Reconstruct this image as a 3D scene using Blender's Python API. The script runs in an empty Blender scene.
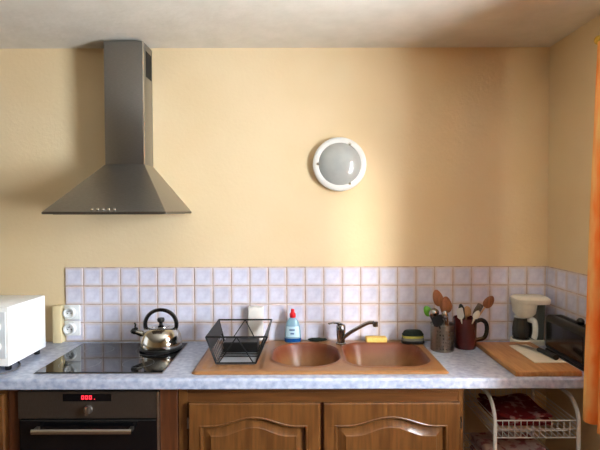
import bpy, bmesh, math, random
from mathutils import Vector, Matrix
random.seed(7)
PI = math.pi
scene = bpy.context.scene
COL = scene.collection

# ------------------------------------------------------------------ camera
CAM_Z = 1.618
cam_d = bpy.data.cameras.new('camera')
cam_d.sensor_width = 36.0
cam_d.lens = 490.0 / 600.0 * 36.0
cam_d.clip_start = 0.02
cam = bpy.data.objects.new('camera', cam_d)
COL.objects.link(cam)
cam.location = (0, 0, CAM_Z)
cam.rotation_euler = (Matrix.Rotation(math.radians(90 - 1.63), 3, 'X') @ Matrix.Rotation(math.radians(-0.15), 3, 'Z')).to_euler()
scene.camera = cam

# ------------------------------------------------------------------ sky / daylight / exposure
world = bpy.data.worlds.new('sky')
scene.world = world
world.use_nodes = True
wn = world.node_tree.nodes['Background']
wn.inputs[0].default_value = (0.80, 0.90, 1.0, 1)
wn.inputs[1].default_value = 78.0

# opening of the window in the right-hand wall (metres along y, z)
WIN_Y0, WIN_Y1, WIN_Z0, WIN_Z1 = 0.60, 1.44, 0.95, 2.22
WALL_X = 1.346
WALL_Y = 2.66
CEIL_Z = 2.495
REVEAL = 0.10
portal_d = bpy.data.lights.new('window_portal', 'AREA')
portal_d.shape = 'RECTANGLE'
portal_d.size = WIN_Z1 - WIN_Z0
portal_d.size_y = WIN_Y1 - WIN_Y0
portal_d.cycles.is_portal = True
portal = bpy.data.objects.new('window_portal', portal_d)
COL.objects.link(portal)
portal.location = (WALL_X + REVEAL + 0.10, (WIN_Y0 + WIN_Y1) / 2, (WIN_Z0 + WIN_Z1) / 2)
portal.rotation_euler = (0, PI / 2, 0)

sun_d = bpy.data.lights.new('hazy_sun', 'SUN')
sun_d.energy = 5.2
sun_d.angle = math.radians(9)
sun_d.color = (1.0, 0.95, 0.86)
sun = bpy.data.objects.new('hazy_sun', sun_d)
COL.objects.link(sun)
sun.location = (3.0, 0.0, 2.6)
sun.rotation_euler = Vector((-0.60, 1.0, -0.20)).to_track_quat('-Z', 'Y').to_euler()

vs = scene.view_settings
vs.view_transform = 'Standard'
vs.look = 'None'
vs.gamma = 1.0
vs.use_curve_mapping = False
vs.exposure = 0.0

# ------------------------------------------------------------------ materials
def rgb(r, g, b):
    def f(c):
        c /= 255.0
        return c / 12.92 if c <= 0.04045 else ((c + 0.055) / 1.055) ** 2.4
    return (f(r), f(g), f(b), 1)

MATS = {}
def mat(name, col, rough=0.5, metal=0.0, col2=None, scale=20.0, detail=3.0, bump=0.0, bscale=None,
        spec=0.5, coat=0.0, trans=0.0, emit=None, estr=0.0, stretch=None, lo=0.35, hi=0.65, ior=1.45, rnd=0.0, alpha=1.0):
    m = bpy.data.materials.new(name)
    m.use_nodes = True
    nt = m.node_tree
    b = nt.nodes['Principled BSDF']
    b.inputs['Roughness'].default_value = rough
    b.inputs['Metallic'].default_value = metal
    b.inputs['Specular IOR Level'].default_value = spec
    b.inputs['Coat Weight'].default_value = coat
    b.inputs['Transmission Weight'].default_value = trans
    b.inputs['IOR'].default_value = ior
    b.inputs['Alpha'].default_value = alpha
    if emit:
        b.inputs['Emission Color'].default_value = emit
        b.inputs['Emission Strength'].default_value = estr
    tc = nt.nodes.new('ShaderNodeTexCoord')
    mp = nt.nodes.new('ShaderNodeMapping')
    nt.links.new(tc.outputs['Object'], mp.inputs[0])
    if stretch:
        mp.inputs['Scale'].default_value = stretch
    no = nt.nodes.new('ShaderNodeTexNoise')
    no.inputs['Scale'].default_value = scale
    no.inputs['Detail'].default_value = detail
    nt.links.new(mp.outputs[0], no.inputs['Vector'])
    rp = nt.nodes.new('ShaderNodeValToRGB')
    rp.color_ramp.elements[0].position = lo
    rp.color_ramp.elements[1].position = hi
    c2 = col2 or tuple(min(1, c * 0.92) for c in col[:3]) + (1,)
    rp.color_ramp.elements[0].color = c2
    rp.color_ramp.elements[1].color = col
    nt.links.new(no.outputs['Fac'], rp.inputs[0])
    src = rp.outputs[0]
    if rnd:
        oi = nt.nodes.new('ShaderNodeObjectInfo')
        mr = nt.nodes.new('ShaderNodeMapRange')
        mr.inputs[3].default_value = 1 - rnd
        mr.inputs[4].default_value = 1 + rnd * 0.3
        nt.links.new(oi.outputs['Random'], mr.inputs[0])
        hs = nt.nodes.new('ShaderNodeHueSaturation')
        nt.links.new(mr.outputs[0], hs.inputs['Value'])
        nt.links.new(src, hs.inputs['Color'])
        src = hs.outputs[0]
    nt.links.new(src, b.inputs['Base Color'])
    if bump:
        n2 = nt.nodes.new('ShaderNodeTexNoise')
        n2.inputs['Scale'].default_value = bscale or scale
        n2.inputs['Detail'].default_value = 4
        nt.links.new(mp.outputs[0], n2.inputs['Vector'])
        bp = nt.nodes.new('ShaderNodeBump')
        bp.inputs['Strength'].default_value = bump
        bp.inputs['Distance'].default_value = 0.01
        nt.links.new(n2.outputs['Fac'], bp.inputs['Height'])
        nt.links.new(bp.outputs[0], b.inputs['Normal'])
    MATS[name] = m
    return m

M = MATS
mat('wall_paint', rgb(229, 207, 168), 0.62, col2=rgb(225, 201, 159), scale=2.2, bump=0.12, bscale=60, spec=0.3)
mat('ceiling_paint', rgb(222, 215, 202), 0.8, col2=rgb(214, 207, 193), scale=9, bump=0.14, bscale=38, spec=0.2)
mat('floor_tile', rgb(104, 74, 58), 0.45, col2=rgb(86, 60, 46), scale=5)
mat('glazed_tile', rgb(226, 225, 240), 0.22, col2=rgb(206, 204, 222), scale=22, detail=4, bump=0.06, bscale=30, rnd=0.07)
mat('grout', rgb(206, 186, 174), 0.85, col2=rgb(178, 152, 136), scale=30)
mat('laminate', rgb(186, 191, 205), 0.32, col2=rgb(146, 154, 178), scale=40, detail=8, lo=0.34, hi=0.64)
mat('oak', rgb(108, 68, 32), 0.28, col2=rgb(84, 50, 22), scale=7, detail=6, stretch=(9, 3, 0.8), coat=0.15)
mat('oak_cross', rgb(98, 60, 29), 0.28, col2=rgb(80, 47, 21), scale=7, detail=6, stretch=(0.8, 3, 9), coat=0.15)
mat('oak_dark', rgb(92, 50, 24), 0.42, col2=rgb(70, 36, 16), scale=7, detail=6, stretch=(9, 3, 0.8))
mat('steel', rgb(150, 147, 143), 0.32, 0.95, col2=rgb(140, 137, 133), scale=60, stretch=(1, 1, 14))
mat('steel_dark', rgb(112, 103, 94), 0.36, 0.9, col2=rgb(104, 95, 86), scale=60, stretch=(14, 1, 1))
mat('chrome', rgb(160, 158, 156), 0.12, 1.0)
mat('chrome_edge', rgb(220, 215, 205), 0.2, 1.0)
mat('polished_steel', rgb(200, 196, 188), 0.13, 1.0)
mat('black_glass', rgb(10, 10, 12), 0.05, 0.0, spec=0.6)
mat('black_plastic', rgb(20, 19, 19), 0.38)
mat('black_gloss', rgb(14, 14, 15), 0.18, coat=0.4)
mat('black_wire', rgb(18, 18, 19), 0.42)
mat('grey_tray', rgb(150, 154, 160), 0.4)
mat('dark_vent', rgb(12, 11, 10), 0.8)
mat('white_enamel', rgb(250, 251, 250), 0.28)
mat('white_plastic', rgb(236, 234, 228), 0.35)
mat('cream_plastic', rgb(232, 214, 172), 0.45, col2=rgb(226, 206, 160), scale=4)
mat('aged_white', rgb(230, 224, 206), 0.42)
mat('cover_white', rgb(232, 226, 218), 0.42)
mat('panel_grey', rgb(206, 208, 208), 0.35)
mat('frost_glass', rgb(176, 178, 172), 0.22, coat=0.5, col2=rgb(170, 172, 167))
mat('red_plastic', rgb(214, 28, 36), 0.32)
mat('blue_liquid', rgb(20, 70, 130), 0.15, col2=rgb(24, 78, 138))
mat('bottle_clear', rgb(168, 206, 222), 0.14, trans=0.35, col2=rgb(160, 200, 220))
mat('label_paper', rgb(196, 222, 232), 0.4, col2=rgb(186, 214, 226))
mat('label_ink', rgb(40, 80, 130), 0.5)
mat('yellow_sponge', rgb(248, 214, 124), 0.9, col2=rgb(238, 198, 104), scale=160, bump=0.6, bscale=260)
mat('green_scourer', rgb(24, 36, 26), 0.95, col2=rgb(14, 22, 16), scale=200, bump=0.8, bscale=300)
mat('lime_foam', rgb(170, 160, 70), 0.9)
mat('grey_foam', rgb(120, 118, 110), 0.9)
mat('crock', rgb(84, 26, 26), 0.22, col2=rgb(66, 18, 20), scale=14, coat=0.3)
mat('wood_spoon', rgb(150, 92, 56), 0.6, col2=rgb(122, 70, 40), scale=20, stretch=(6, 6, 1))
mat('wood_light', rgb(204, 160, 116), 0.6, col2=rgb(184, 138, 96), scale=20, stretch=(6, 6, 1))
mat('board_wood', rgb(186, 136, 86), 0.5, col2=rgb(164, 112, 66), scale=9, detail=5, stretch=(9, 1, 3))
mat('lime_plastic', rgb(96, 160, 40), 0.4)
mat('tank_grey', rgb(112, 116, 112), 0.2, trans=0.25)
mat('carafe_glass', rgb(120, 112, 100), 0.06, trans=0.8)
mat('wire_white', rgb(214, 214, 212), 0.35)
mat('red_cloth', rgb(118, 24, 36), 0.9, col2=rgb(168, 128, 126), scale=26, lo=0.36, hi=0.46)
mat('pink_cloth', rgb(214, 184, 178), 0.9, col2=rgb(176, 110, 112), scale=22, lo=0.4, hi=0.5)
mat('rod_yellow', rgb(206, 160, 50), 0.4)
mat('red_led', rgb(60, 4, 6), 0.4, emit=(1.0, 0.03, 0.05, 1), estr=3.0)
mat('hob_mark', rgb(120, 120, 124), 0.4)
mat('cord', rgb(96, 92, 92), 0.5)
mat('pvc', rgb(238, 238, 236), 0.3)
mat('mat_white', rgb(238, 226, 206), 0.5)

nt = M['glazed_tile'].node_tree
pb = nt.nodes['Principled BSDF']
tc = nt.nodes.new('ShaderNodeTexCoord'); sx = nt.nodes.new('ShaderNodeSeparateXYZ')
nt.links.new(tc.outputs['Generated'], sx.inputs[0])
def mth(op, a, b=None):
    n = nt.nodes.new('ShaderNodeMath'); n.operation = op
    for i, v in ((0, a), (1, b)):
        if v is None: continue
        if isinstance(v, (int, float)): n.inputs[i].default_value = v
        else: nt.links.new(v, n.inputs[i])
    return n.outputs[0]
e = mth('MAXIMUM', mth('ABSOLUTE', mth('SUBTRACT', sx.outputs[0], 0.5)), mth('ABSOLUTE', mth('SUBTRACT', sx.outputs[2], 0.5)))
mr = nt.nodes.new('ShaderNodeMapRange'); mr.inputs[1].default_value = 0.33; mr.inputs[2].default_value = 0.5
nt.links.new(e, mr.inputs[0])
mx = nt.nodes.new('ShaderNodeMix'); mx.data_type = 'RGBA'
old = pb.inputs['Base Color'].links[0].from_socket
nt.links.new(mth('MULTIPLY', mr.outputs[0], 0.75), mx.inputs[0]); nt.links.new(old, mx.inputs[6])
mx.inputs[7].default_value = rgb(214, 196, 190)
nt.links.new(mx.outputs[2], pb.inputs['Base Color'])

# sink enamel: caramel glaze, red-brown towards the bowl lips (vertex attribute "lip")
m = mat('sink_enamel', rgb(148, 104, 63), 0.36, col2=rgb(140, 96, 56), scale=40, coat=0.0)
nt = m.node_tree
at = nt.nodes.new('ShaderNodeAttribute'); at.attribute_name = 'lip'
mx = nt.nodes.new('ShaderNodeMix'); mx.data_type = 'RGBA'
pb = nt.nodes['Principled BSDF']
old = pb.inputs['Base Color'].links[0].from_socket
nt.links.new(at.outputs['Fac'], mx.inputs[0])
nt.links.new(old, mx.inputs[6])
mx.inputs[7].default_value = rgb(112, 56, 32)
nt.links.new(mx.outputs[2], pb.inputs['Base Color'])

# curtain: thin dyed cotton that lets daylight through
def curtain_mat():
    m = bpy.data.materials.new('curtain_cotton'); m.use_nodes = True
    nt = m.node_tree
    for n in list(nt.nodes):
        nt.nodes.remove(n)
    out = nt.nodes.new('ShaderNodeOutputMaterial')
    tc = nt.nodes.new('ShaderNodeTexCoord')
    mp = nt.nodes.new('ShaderNodeMapping'); mp.inputs['Scale'].default_value = (3, 9, 1.6)
    no = nt.nodes.new('ShaderNodeTexNoise'); no.inputs['Scale'].default_value = 2.4; no.inputs['Detail'].default_value = 3
    rp = nt.nodes.new('ShaderNodeValToRGB')
    rp.color_ramp.elements[0].position = 0.4; rp.color_ramp.elements[0].color = rgb(255, 150, 76)
    rp.color_ramp.elements[1].position = 0.62; rp.color_ramp.elements[1].color = rgb(255, 204, 130)
    di = nt.nodes.new('ShaderNodeBsdfDiffuse'); tr = nt.nodes.new('ShaderNodeBsdfTranslucent')
    mix = nt.nodes.new('ShaderNodeMixShader'); mix.inputs[0].default_value = 0.18
    L = nt.links.new
    L(tc.outputs['Object'], mp.inputs[0]); L(mp.outputs[0], no.inputs['Vector']); L(no.outputs['Fac'], rp.inputs[0])
    L(rp.outputs[0], di.inputs[0]); L(rp.outputs[0], tr.inputs[0]); L(di.outputs[0], mix.inputs[1]); L(tr.outputs[0], mix.inputs[2])
    L(mix.outputs[0], out.inputs[0])
    MATS['curtain_cotton'] = m
curtain_mat()

# window pane: thin clear glass
def pane_mat():
    m = bpy.data.materials.new('window_glass'); m.use_nodes = True
    nt = m.node_tree
    for n in list(nt.nodes):
        nt.nodes.remove(n)
    out = nt.nodes.new('ShaderNodeOutputMaterial')
    t = nt.nodes.new('ShaderNodeBsdfTransparent'); g = nt.nodes.new('ShaderNodeBsdfGlossy'); g.inputs['Roughness'].default_value = 0.02
    mix = nt.nodes.new('ShaderNodeMixShader'); mix.inputs[0].default_value = 0.06
    nt.links.new(t.outputs[0], mix.inputs[1]); nt.links.new(g.outputs[0], mix.inputs[2]); nt.links.new(mix.outputs[0], out.inputs[0])
    MATS['window_glass'] = m
pane_mat()

# ------------------------------------------------------------------ mesh helpers
def rbox(bm, x0, x1, y0, y1, z0, z1, bev=0.0, seg=2):
    t = bmesh.new()
    bmesh.ops.create_cube(t, size=1.0)
    for v in t.verts:
        v.co = Vector(((x0 + x1) / 2 + v.co.x * (x1 - x0), (y0 + y1) / 2 + v.co.y * (y1 - y0), (z0 + z1) / 2 + v.co.z * (z1 - z0)))
    if bev > 0:
        bmesh.ops.bevel(t, geom=list(t.edges), offset=bev, segments=seg, profile=0.5, affect='EDGES')
    join(bm, t)
    return bm

def join(bm, t, mtx=None):
    mp = {}
    for v in t.verts:
        mp[v] = bm.verts.new(mtx @ v.co if mtx else v.co)
    for f in t.faces:
        try:
            bm.faces.new([mp[v] for v in f.verts])
        except ValueError:
            pass
    t.free()

def lathe(bm, prof, c, seg=32, axis='Z', mtx=None, sx=1.0, sy=1.0):
    """prof: [(r, h)], revolved round the axis through c; r = 0 closes the end."""
    def pt(r, h, a):
        x, y = r * math.cos(a) * sx, r * math.sin(a) * sy
        if axis == 'Z': p = Vector((x, y, h))
        elif axis == 'Y': p = Vector((x, h, y))
        else: p = Vector((h, x, y))
        if mtx: p = mtx @ p
        return p + Vector(c)
    rings = []
    for r, h in prof:
        if r < 1e-6:
            rings.append([bm.verts.new(pt(0, h, 0))])
        else:
            rings.append([bm.verts.new(pt(r, h, 2 * PI * i / seg)) for i in range(seg)])
    for a, b in zip(rings, rings[1:]):
        for i in range(seg):
            j = (i + 1) % seg
            if len(a) == 1 and len(b) == 1: continue
            if len(a) == 1: bm.faces.new((a[0], b[j], b[i]))
            elif len(b) == 1: bm.faces.new((a[i], a[j], b[0]))
            else: bm.faces.new((a[i], a[j], b[j], b[i]))
    return bm

def tube(bm, pts, r, seg=8, closed=False, cap=True, flat=None):
    pts = [Vector(p) for p in pts]
    n = len(pts)
    rad = r if isinstance(r, (list, tuple)) else [r] * n
    tang = []
    for i in range(n):
        if closed: t = pts[(i + 1) % n] - pts[i - 1]
        else: t = pts[min(i + 1, n - 1)] - pts[max(i - 1, 0)]
        tang.append(t.normalized())
    up = Vector((0, 0, 1)) if abs(tang[0].z) < 0.9 else Vector((0, 1, 0))
    if flat: up = Vector(flat)
    nrm = (up - tang[0] * up.dot(tang[0])).normalized()
    rings = []
    for i in range(n):
        nrm = (nrm - tang[i] * nrm.dot(tang[i])).normalized()
        bn = tang[i].cross(nrm)
        rr = rad[i] if isinstance(rad[i], (list, tuple)) else (rad[i], rad[i])
        rings.append([bm.verts.new(pts[i] + nrm * math.cos(2 * PI * k / seg) * rr[0] + bn * math.sin(2 * PI * k / seg) * rr[1]) for k in range(seg)])
    pairs = list(zip(rings, rings[1:]))
    if closed: pairs.append((rings[-1], rings[0]))
    for a, b in pairs:
        for k in range(seg):
            bm.faces.new((a[k], a[(k + 1) % seg], b[(k + 1) % seg], b[k]))
    if cap and not closed:
        bm.faces.new(list(reversed(rings[0]))); bm.faces.new(rings[-1])
    return bm

def smooth_path(pts, n=6):
    P = [Vector(p) for p in pts]
    P = [P[0] * 2 - P[1]] + P + [P[-1] * 2 - P[-2]]
    out = []
    for i in range(1, len(P) - 2):
        for k in range(n):
            t = k / n
            a, b, c, d = P[i - 1], P[i], P[i + 1], P[i + 2]
            out.append(0.5 * ((2 * b) + (c - a) * t + (2 * a - 5 * b + 4 * c - d) * t * t + (3 * b - a - 3 * c + d) * t ** 3))
    out.append(P[-2])
    return out

def prism(bm, poly, axis, a, b):
    """extrude a 2-D polygon along an axis from a to b."""
    def pt(p, h):
        if axis == 'X': return Vector((h, p[0], p[1]))
        if axis == 'Y': return Vector((p[0], h, p[1]))
        return Vector((p[0], p[1], h))
    A = [bm.verts.new(pt(p, a)) for p in poly]
    B = [bm.verts.new(pt(p, b)) for p in poly]
    n = len(poly)
    bm.faces.new(A); bm.faces.new(list(reversed(B)))
    for i in range(n):
        bm.faces.new((A[i], B[i], B[(i + 1) % n], A[(i + 1) % n]))
    return bm

def ellipsoid(bm, c, rx, ry, rz, u=20, v=12, mtx=None):
    t = bmesh.new()
    bmesh.ops.create_uvsphere(t, u_segments=u, v_segments=v, radius=1)
    for w in t.verts:
        w.co = Vector((w.co.x * rx, w.co.y * ry, w.co.z * rz))
        if mtx: w.co = mtx @ w.co
        w.co += Vector(c)
    join(bm, t)
    return bm

ORG = {}
def wloc(o):
    return ORG.get(o.name, Vector((0, 0, 0)))

def finish(bm, name, material, origin, smooth=True, angle=35):
    bmesh.ops.recalc_face_normals(bm, faces=list(bm.faces))
    for v in bm.verts:
        v.co -= origin
    me = bpy.data.meshes.new(name)
    bm.to_mesh(me); bm.free()
    me.materials.append(MATS[material])
    if smooth:
        me.polygons.foreach_set('use_smooth', [True] * len(me.polygons))
        me.set_sharp_from_angle(angle=math.radians(angle))
    o = bpy.data.objects.new(name, me)
    COL.objects.link(o)
    return o

def root(name, loc, label, cat, group=None):
    o = bpy.data.objects.new(name, None)
    COL.objects.link(o)
    o.empty_display_size = 0.05
    o.location = loc
    o['label'] = label; o['category'] = cat
    if group: o['group'] = group
    ORG[o.name] = Vector(loc)
    return o

def part(name, bm, material, parent, label=None, smooth=True, angle=35):
    org = wloc(parent)
    o = finish(bm, name, material, org, smooth, angle)
    o.parent = parent
    ORG[o.name] = org
    if label: o['label'] = label
    return o

def solo(name, bm, material, label, cat, group=None, smooth=True, angle=35):
    xs = [v.co.x for v in bm.verts]; ys = [v.co.y for v in bm.verts]; zs = [v.co.z for v in bm.verts]
    org = Vector(((min(xs) + max(xs)) / 2, (min(ys) + max(ys)) / 2, min(zs)))
    o = finish(bm, name, material, org, smooth, angle)
    o.location = org
    ORG[o.name] = org
    o['label'] = label; o['category'] = cat
    if group: o['group'] = group
    return o

def struct(name, bm, material, label=None, smooth=False):
    o = finish(bm, name, material, Vector((0, 0, 0)), smooth)
    o['kind'] = 'structure'
    ORG[o.name] = Vector((0, 0, 0))
    if label: o['label'] = label
    return o

B = bmesh.new

# ------------------------------------------------------------------ the room
RX0, RY0 = -4.6, -4.8
TH = 0.12
struct('floor', rbox(B(), RX0 - TH, WALL_X + 0.2, RY0 - TH, WALL_Y + TH, -0.1, 0), 'floor_tile', 'terracotta coloured kitchen floor')
struct('ceiling', rbox(B(), RX0 - TH, WALL_X + 0.2, RY0 - TH, WALL_Y + TH, CEIL_Z, CEIL_Z + 0.1), 'ceiling_paint', 'rough off-white plaster ceiling')
wall_back = struct('wall_back', rbox(B(), RX0 - TH, WALL_X + 0.2, WALL_Y, WALL_Y + TH, 0, CEIL_Z), 'wall_paint', 'pale yellow painted wall behind the worktop')
struct('wall_left', rbox(B(), RX0 - TH, RX0, RY0, WALL_Y, 0, CEIL_Z), 'wall_paint', 'pale yellow painted left wall')
struct('wall_front', rbox(B(), RX0 - TH, WALL_X + 0.2, RY0 - TH, RY0, 0, CEIL_Z), 'wall_paint', 'pale yellow painted wall behind the camera')
bm = B()
XO = WALL_X + 0.2
rbox(bm, WALL_X, XO, RY0, WIN_Y0, 0, CEIL_Z)
rbox(bm, WALL_X, XO, WIN_Y1, WALL_Y, 0, CEIL_Z)
rbox(bm, WALL_X, XO, WIN_Y0, WIN_Y1, 0, WIN_Z0)
rbox(bm, WALL_X, XO, WIN_Y0, WIN_Y1, WIN_Z1, CEIL_Z)
wall_right = struct('wall_right', bm, 'wall_paint', 'pale yellow painted right wall with the window')

# window (frame set back in the reveal, two casements)
bm = B()
fx0, fx1 = WALL_X + REVEAL, WALL_X + REVEAL + 0.06
rbox(bm, fx0, fx1, WIN_Y0, WIN_Y0 + 0.045, WIN_Z0, WIN_Z1)
rbox(bm, fx0, fx1, WIN_Y1 - 0.045, WIN_Y1, WIN_Z0, WIN_Z1)
rbox(bm, fx0, fx1, WIN_Y0, WIN_Y1, WIN_Z0, WIN_Z0 + 0.045)
rbox(bm, fx0, fx1, WIN_Y0, WIN_Y1, WIN_Z1 - 0.045, WIN_Z1)
win = struct('window_1', bm, 'white_enamel', 'white framed window in the right wall')
part('pane', rbox(B(), fx0 + 0.025, fx0 + 0.031, WIN_Y0 + 0.045, WIN_Y1 - 0.045, WIN_Z0 + 0.045, WIN_Z1 - 0.045), 'window_glass', win)

# tiles: each a piece of its own, on a bed of grout
TP, TG = 0.1004, 0.0048
TX0, TZ0 = -1.276, 0.9145
ROWS = 4
TT = 0.007
tb = B()
rbox(tb, 0, TP - TG, -TT, 0, 0, TP - TG, 0.0022, 1)
tile0 = None
def tile_at(name, mesh, loc, rz, parent):
    o = bpy.data.objects.new(name, mesh)
    COL.objects.link(o); o.parent = parent
    o.location = loc; o.rotation_euler = (0, 0, rz)
    return o
first = finish(tb, 'tile', 'glazed_tile', Vector((0, 0, 0)))
first.parent = wall_back
tmesh = first.data
cut_w = WALL_X - (TX0 + 26 * TP) - 0.004
cb = B(); rbox(cb, 0, cut_w, -TT, 0, 0, TP - TG, 0.002, 1)
cut0 = finish(cb, 'tile', 'glazed_tile', Vector((0, 0, 0)))
cmesh = cut0.data
bpy.data.objects.remove(cut0)
for r in range(ROWS):
    for c in range(26):
        x, z = TX0 + c * TP, TZ0 + r * TP
        if r == 0 and c == 0:
            first.location = (x, WALL_Y - 0.001, z); continue
        tile_at('tile', tmesh, (x, WALL_Y - 0.001, z), 0, wall_back)
    tile_at('tile', cmesh, (TX0 + 26 * TP, WALL_Y - 0.001, TZ0 + r * TP), 0, wall_back)
    for c in range(7):
        tile_at('tile', tmesh, (WALL_X - 0.001, WALL_Y - 0.010 - c * TP, TZ0 + r * TP), -PI / 2, wall_right)
part('grout', rbox(B(), TX0 - 0.001, WALL_X - 0.001, WALL_Y - 0.0045, WALL_Y - 0.0002, TZ0 - 0.003, TZ0 + ROWS * TP), 'grout', wall_back)
part('grout', rbox(B(), WALL_X - 0.0045, WALL_X - 0.0002, WALL_Y - 0.010 - 7 * TP, WALL_Y - 0.005, TZ0 - 0.003, TZ0 + ROWS * TP), 'grout', wall_right)

# ------------------------------------------------------------------ worktop
CT = 0.910           # top of the worktop
CF = 2.050           # its front edge
CTH = 0.046
SX0, SX1, SY0, SY1 = -0.476, 0.650, 2.100, 2.632   # sink outline
bm = B()
cx0, cx1 = -2.3, WALL_X - 0.0005
prof = [(2.125, CT), (2.125, CT - CTH), (CF + 0.004, CT - CTH), (CF, CT - CTH + 0.004)]
for k in range(7):
    a = PI + (-PI / 2) * k / 6
    prof.append((CF + 0.012 + 0.012 * math.cos(a), CT - 0.012 + 0.012 * math.sin(a)))
prism(bm, prof, 'X', cx0, cx1)
HB = 2.60
rbox(bm, cx0, SX0 + 0.025, 2.125, HB, CT - CTH, CT)
rbox(bm, SX1 - 0.025, cx1, 2.125, HB, CT - CTH, CT)
rbox(bm, cx0, cx1, HB, WALL_Y - 0.0085, CT - CTH, CT)
solo('worktop', bm, 'laminate', 'long blue-grey marbled laminate worktop with rounded front edge', 'worktop', smooth=True, angle=30)

# ------------------------------------------------------------------ sink
BOWLS = [(-0.130, 0.186, 2.168, 2.560, 0.150), (0.212, 0.600, 2.168, 2.560, 0.110)]
def sdf_rr(x, y, b):
    x0, x1, y0, y1, r = b
    cx, cy = (x0 + x1) / 2, (y0 + y1) / 2
    qx, qy = abs(x - cx) - ((x1 - x0) / 2 - r), abs(y - cy) - ((y1 - y0) / 2 - r)
    return math.hypot(max(qx, 0), max(qy, 0)) + min(max(qx, qy), 0) - r
def sstep(t):
    t = max(0, min(1, t)); return t * t * (3 - 2 * t)
def sink_z(x, y):
    e = min(x - SX0, SX1 - x, y - SY0, SY1 - y)
    z = CT + 0.001 + 0.011 * math.sin(min(1, e / 0.016) * PI / 2)
    lip = 0
    d = min(sdf_rr(x, y, b) for b in BOWLS)
    z += 0.004 * math.exp(-((d - 0.004) / 0.008) ** 2)
    if d < 0:
        t = -d / 0.075
        z -= 0.15 * (sstep(t) * 0.6 + 0.4 * math.sqrt(min(1, t)) if t < 1 else 1)
    lip = math.exp(-((d + 0.006) / 0.020) ** 2)
    if x < -0.16 and e > 0.03:                      # shallow drainer with ribs
        dd = min(x - SX0 - 0.035, -0.165 - x, y - SY0 - 0.04, SY1 - 0.04 - y)
        z -= 0.006 * sstep(dd / 0.02)
        if dd > 0.03:
            z += 0.0022 * max(0, math.sin((x - SX0) / 0.034 * 2 * PI))
    return z, lip
NX, NY = 200, 90
bm = B()
lay = bm.verts.layers.float.new('lip')
grid = []
RC = 0.028
for j in range(NY + 1):
    row = []
    for i in range(NX + 1):
        x = SX0 + (SX1 - SX0) * i / NX; y = SY0 + (SY1 - SY0) * j / NY
        z, lip = sink_z(x, y)
        dx = max(SX0 + RC - x, x - (SX1 - RC), 0); dy = max(SY0 + RC - y, y - (SY1 - RC), 0)
        X, Y = x, y
        if dx > 0 and dy > 0:
            s = max(dx, dy) / math.hypot(dx, dy)
            X = x + (dx - dx * s) * (1 if x < 0 else -1)
            Y = y + (dy - dy * s) * (1 if y < 2.4 else -1)
        v = bm.verts.new((X, Y, z)); v[lay] = lip
        row.append(v)
    grid.append(row)
for j in range(NY):
    for i in range(NX):
        bm.faces.new((grid[j][i], grid[j][i + 1], grid[j + 1][i + 1], grid[j + 1][i]))
sink = root('kitchen_sink', ((SX0 + SX1) / 2, (SY0 + SY1) / 2, CT), 'caramel brown double-bowl sink with drainer set in the worktop', 'sink')
org = wloc(sink)
for v in bm.verts: v.co -= org
me = bpy.data.meshes.new('basin'); bm.to_mesh(me); bm.free()
me.materials.append(M['sink_enamel'])
me.polygons.foreach_set('use_smooth', [True] * len(me.polygons))
o = bpy.data.objects.new('basin', me); COL.objects.link(o); o.parent = sink; ORG[o.name] = org
basin = o
for b in BOWLS:
    cx, cy = (b[0] + b[1]) / 2, (b[2] + b[3]) / 2
    part('drain', lathe(B(), [(0, 0.002), (0.018, 0.002), (0.03, 0.005), (0.036, 0.003), (0.036, -0.002)], (cx, cy, CT + 0.012 - 0.15), 24), 'chrome', sink, 'round chrome drain')

# ------------------------------------------------------------------ faucet
fx, fy = 0.2117, 2.537
fz = CT + 0.0150
t = root('mixer_tap', (fx, fy, fz), 'chrome single-lever mixer tap with angled spout between the sink bowls', 'faucet')
part('base_ring', lathe(B(), [(0, 0), (0.027, 0), (0.027, 0.006), (0.023, 0.010), (0, 0.010)], (fx, fy, fz), 24), 'chrome', t)
part('body', lathe(B(), [(0.021, 0.008), (0.021, 0.03), (0.0225, 0.045), (0.0245, 0.070), (0.0245, 0.094), (0.020, 0.102), (0, 0.103)], (fx, fy, fz), 24), 'chrome', t)
bm = B()
tube(bm, smooth_path([(fx + 0.004, fy, fz + 0.100), (fx - 0.018, fy - 0.012, fz + 0.112), (fx - 0.045, fy - 0.03, fz + 0.118), (fx - 0.065, fy - 0.045, fz + 0.116)]),
     [(0.009, 0.016)] * 6 + [(0.006, 0.012)] * 6 + [(0.004, 0.009)] * 7, 10)
part('lever', bm, 'chrome', t)
bm = B()
sp = smooth_path([(fx + 0.005, fy - 0.012, fz + 0.028), (fx + 0.045, fy - 0.04, fz + 0.070), (fx + 0.098, fy - 0.085, fz + 0.114), (fx + 0.130, fy - 0.112, fz + 0.136), (fx + 0.152, fy - 0.130, fz + 0.141)], 6)
tube(bm, sp, 0.0095, 12)
part('spout', bm, 'chrome', t)
part('aerator', lathe(B(), [(0, 0.012), (0.013, 0.012), (0.013, -0.012), (0.009, -0.014), (0, -0.014)], (fx + 0.158, fy - 0.136, fz + 0.136), 16), 'chrome', t)

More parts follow.
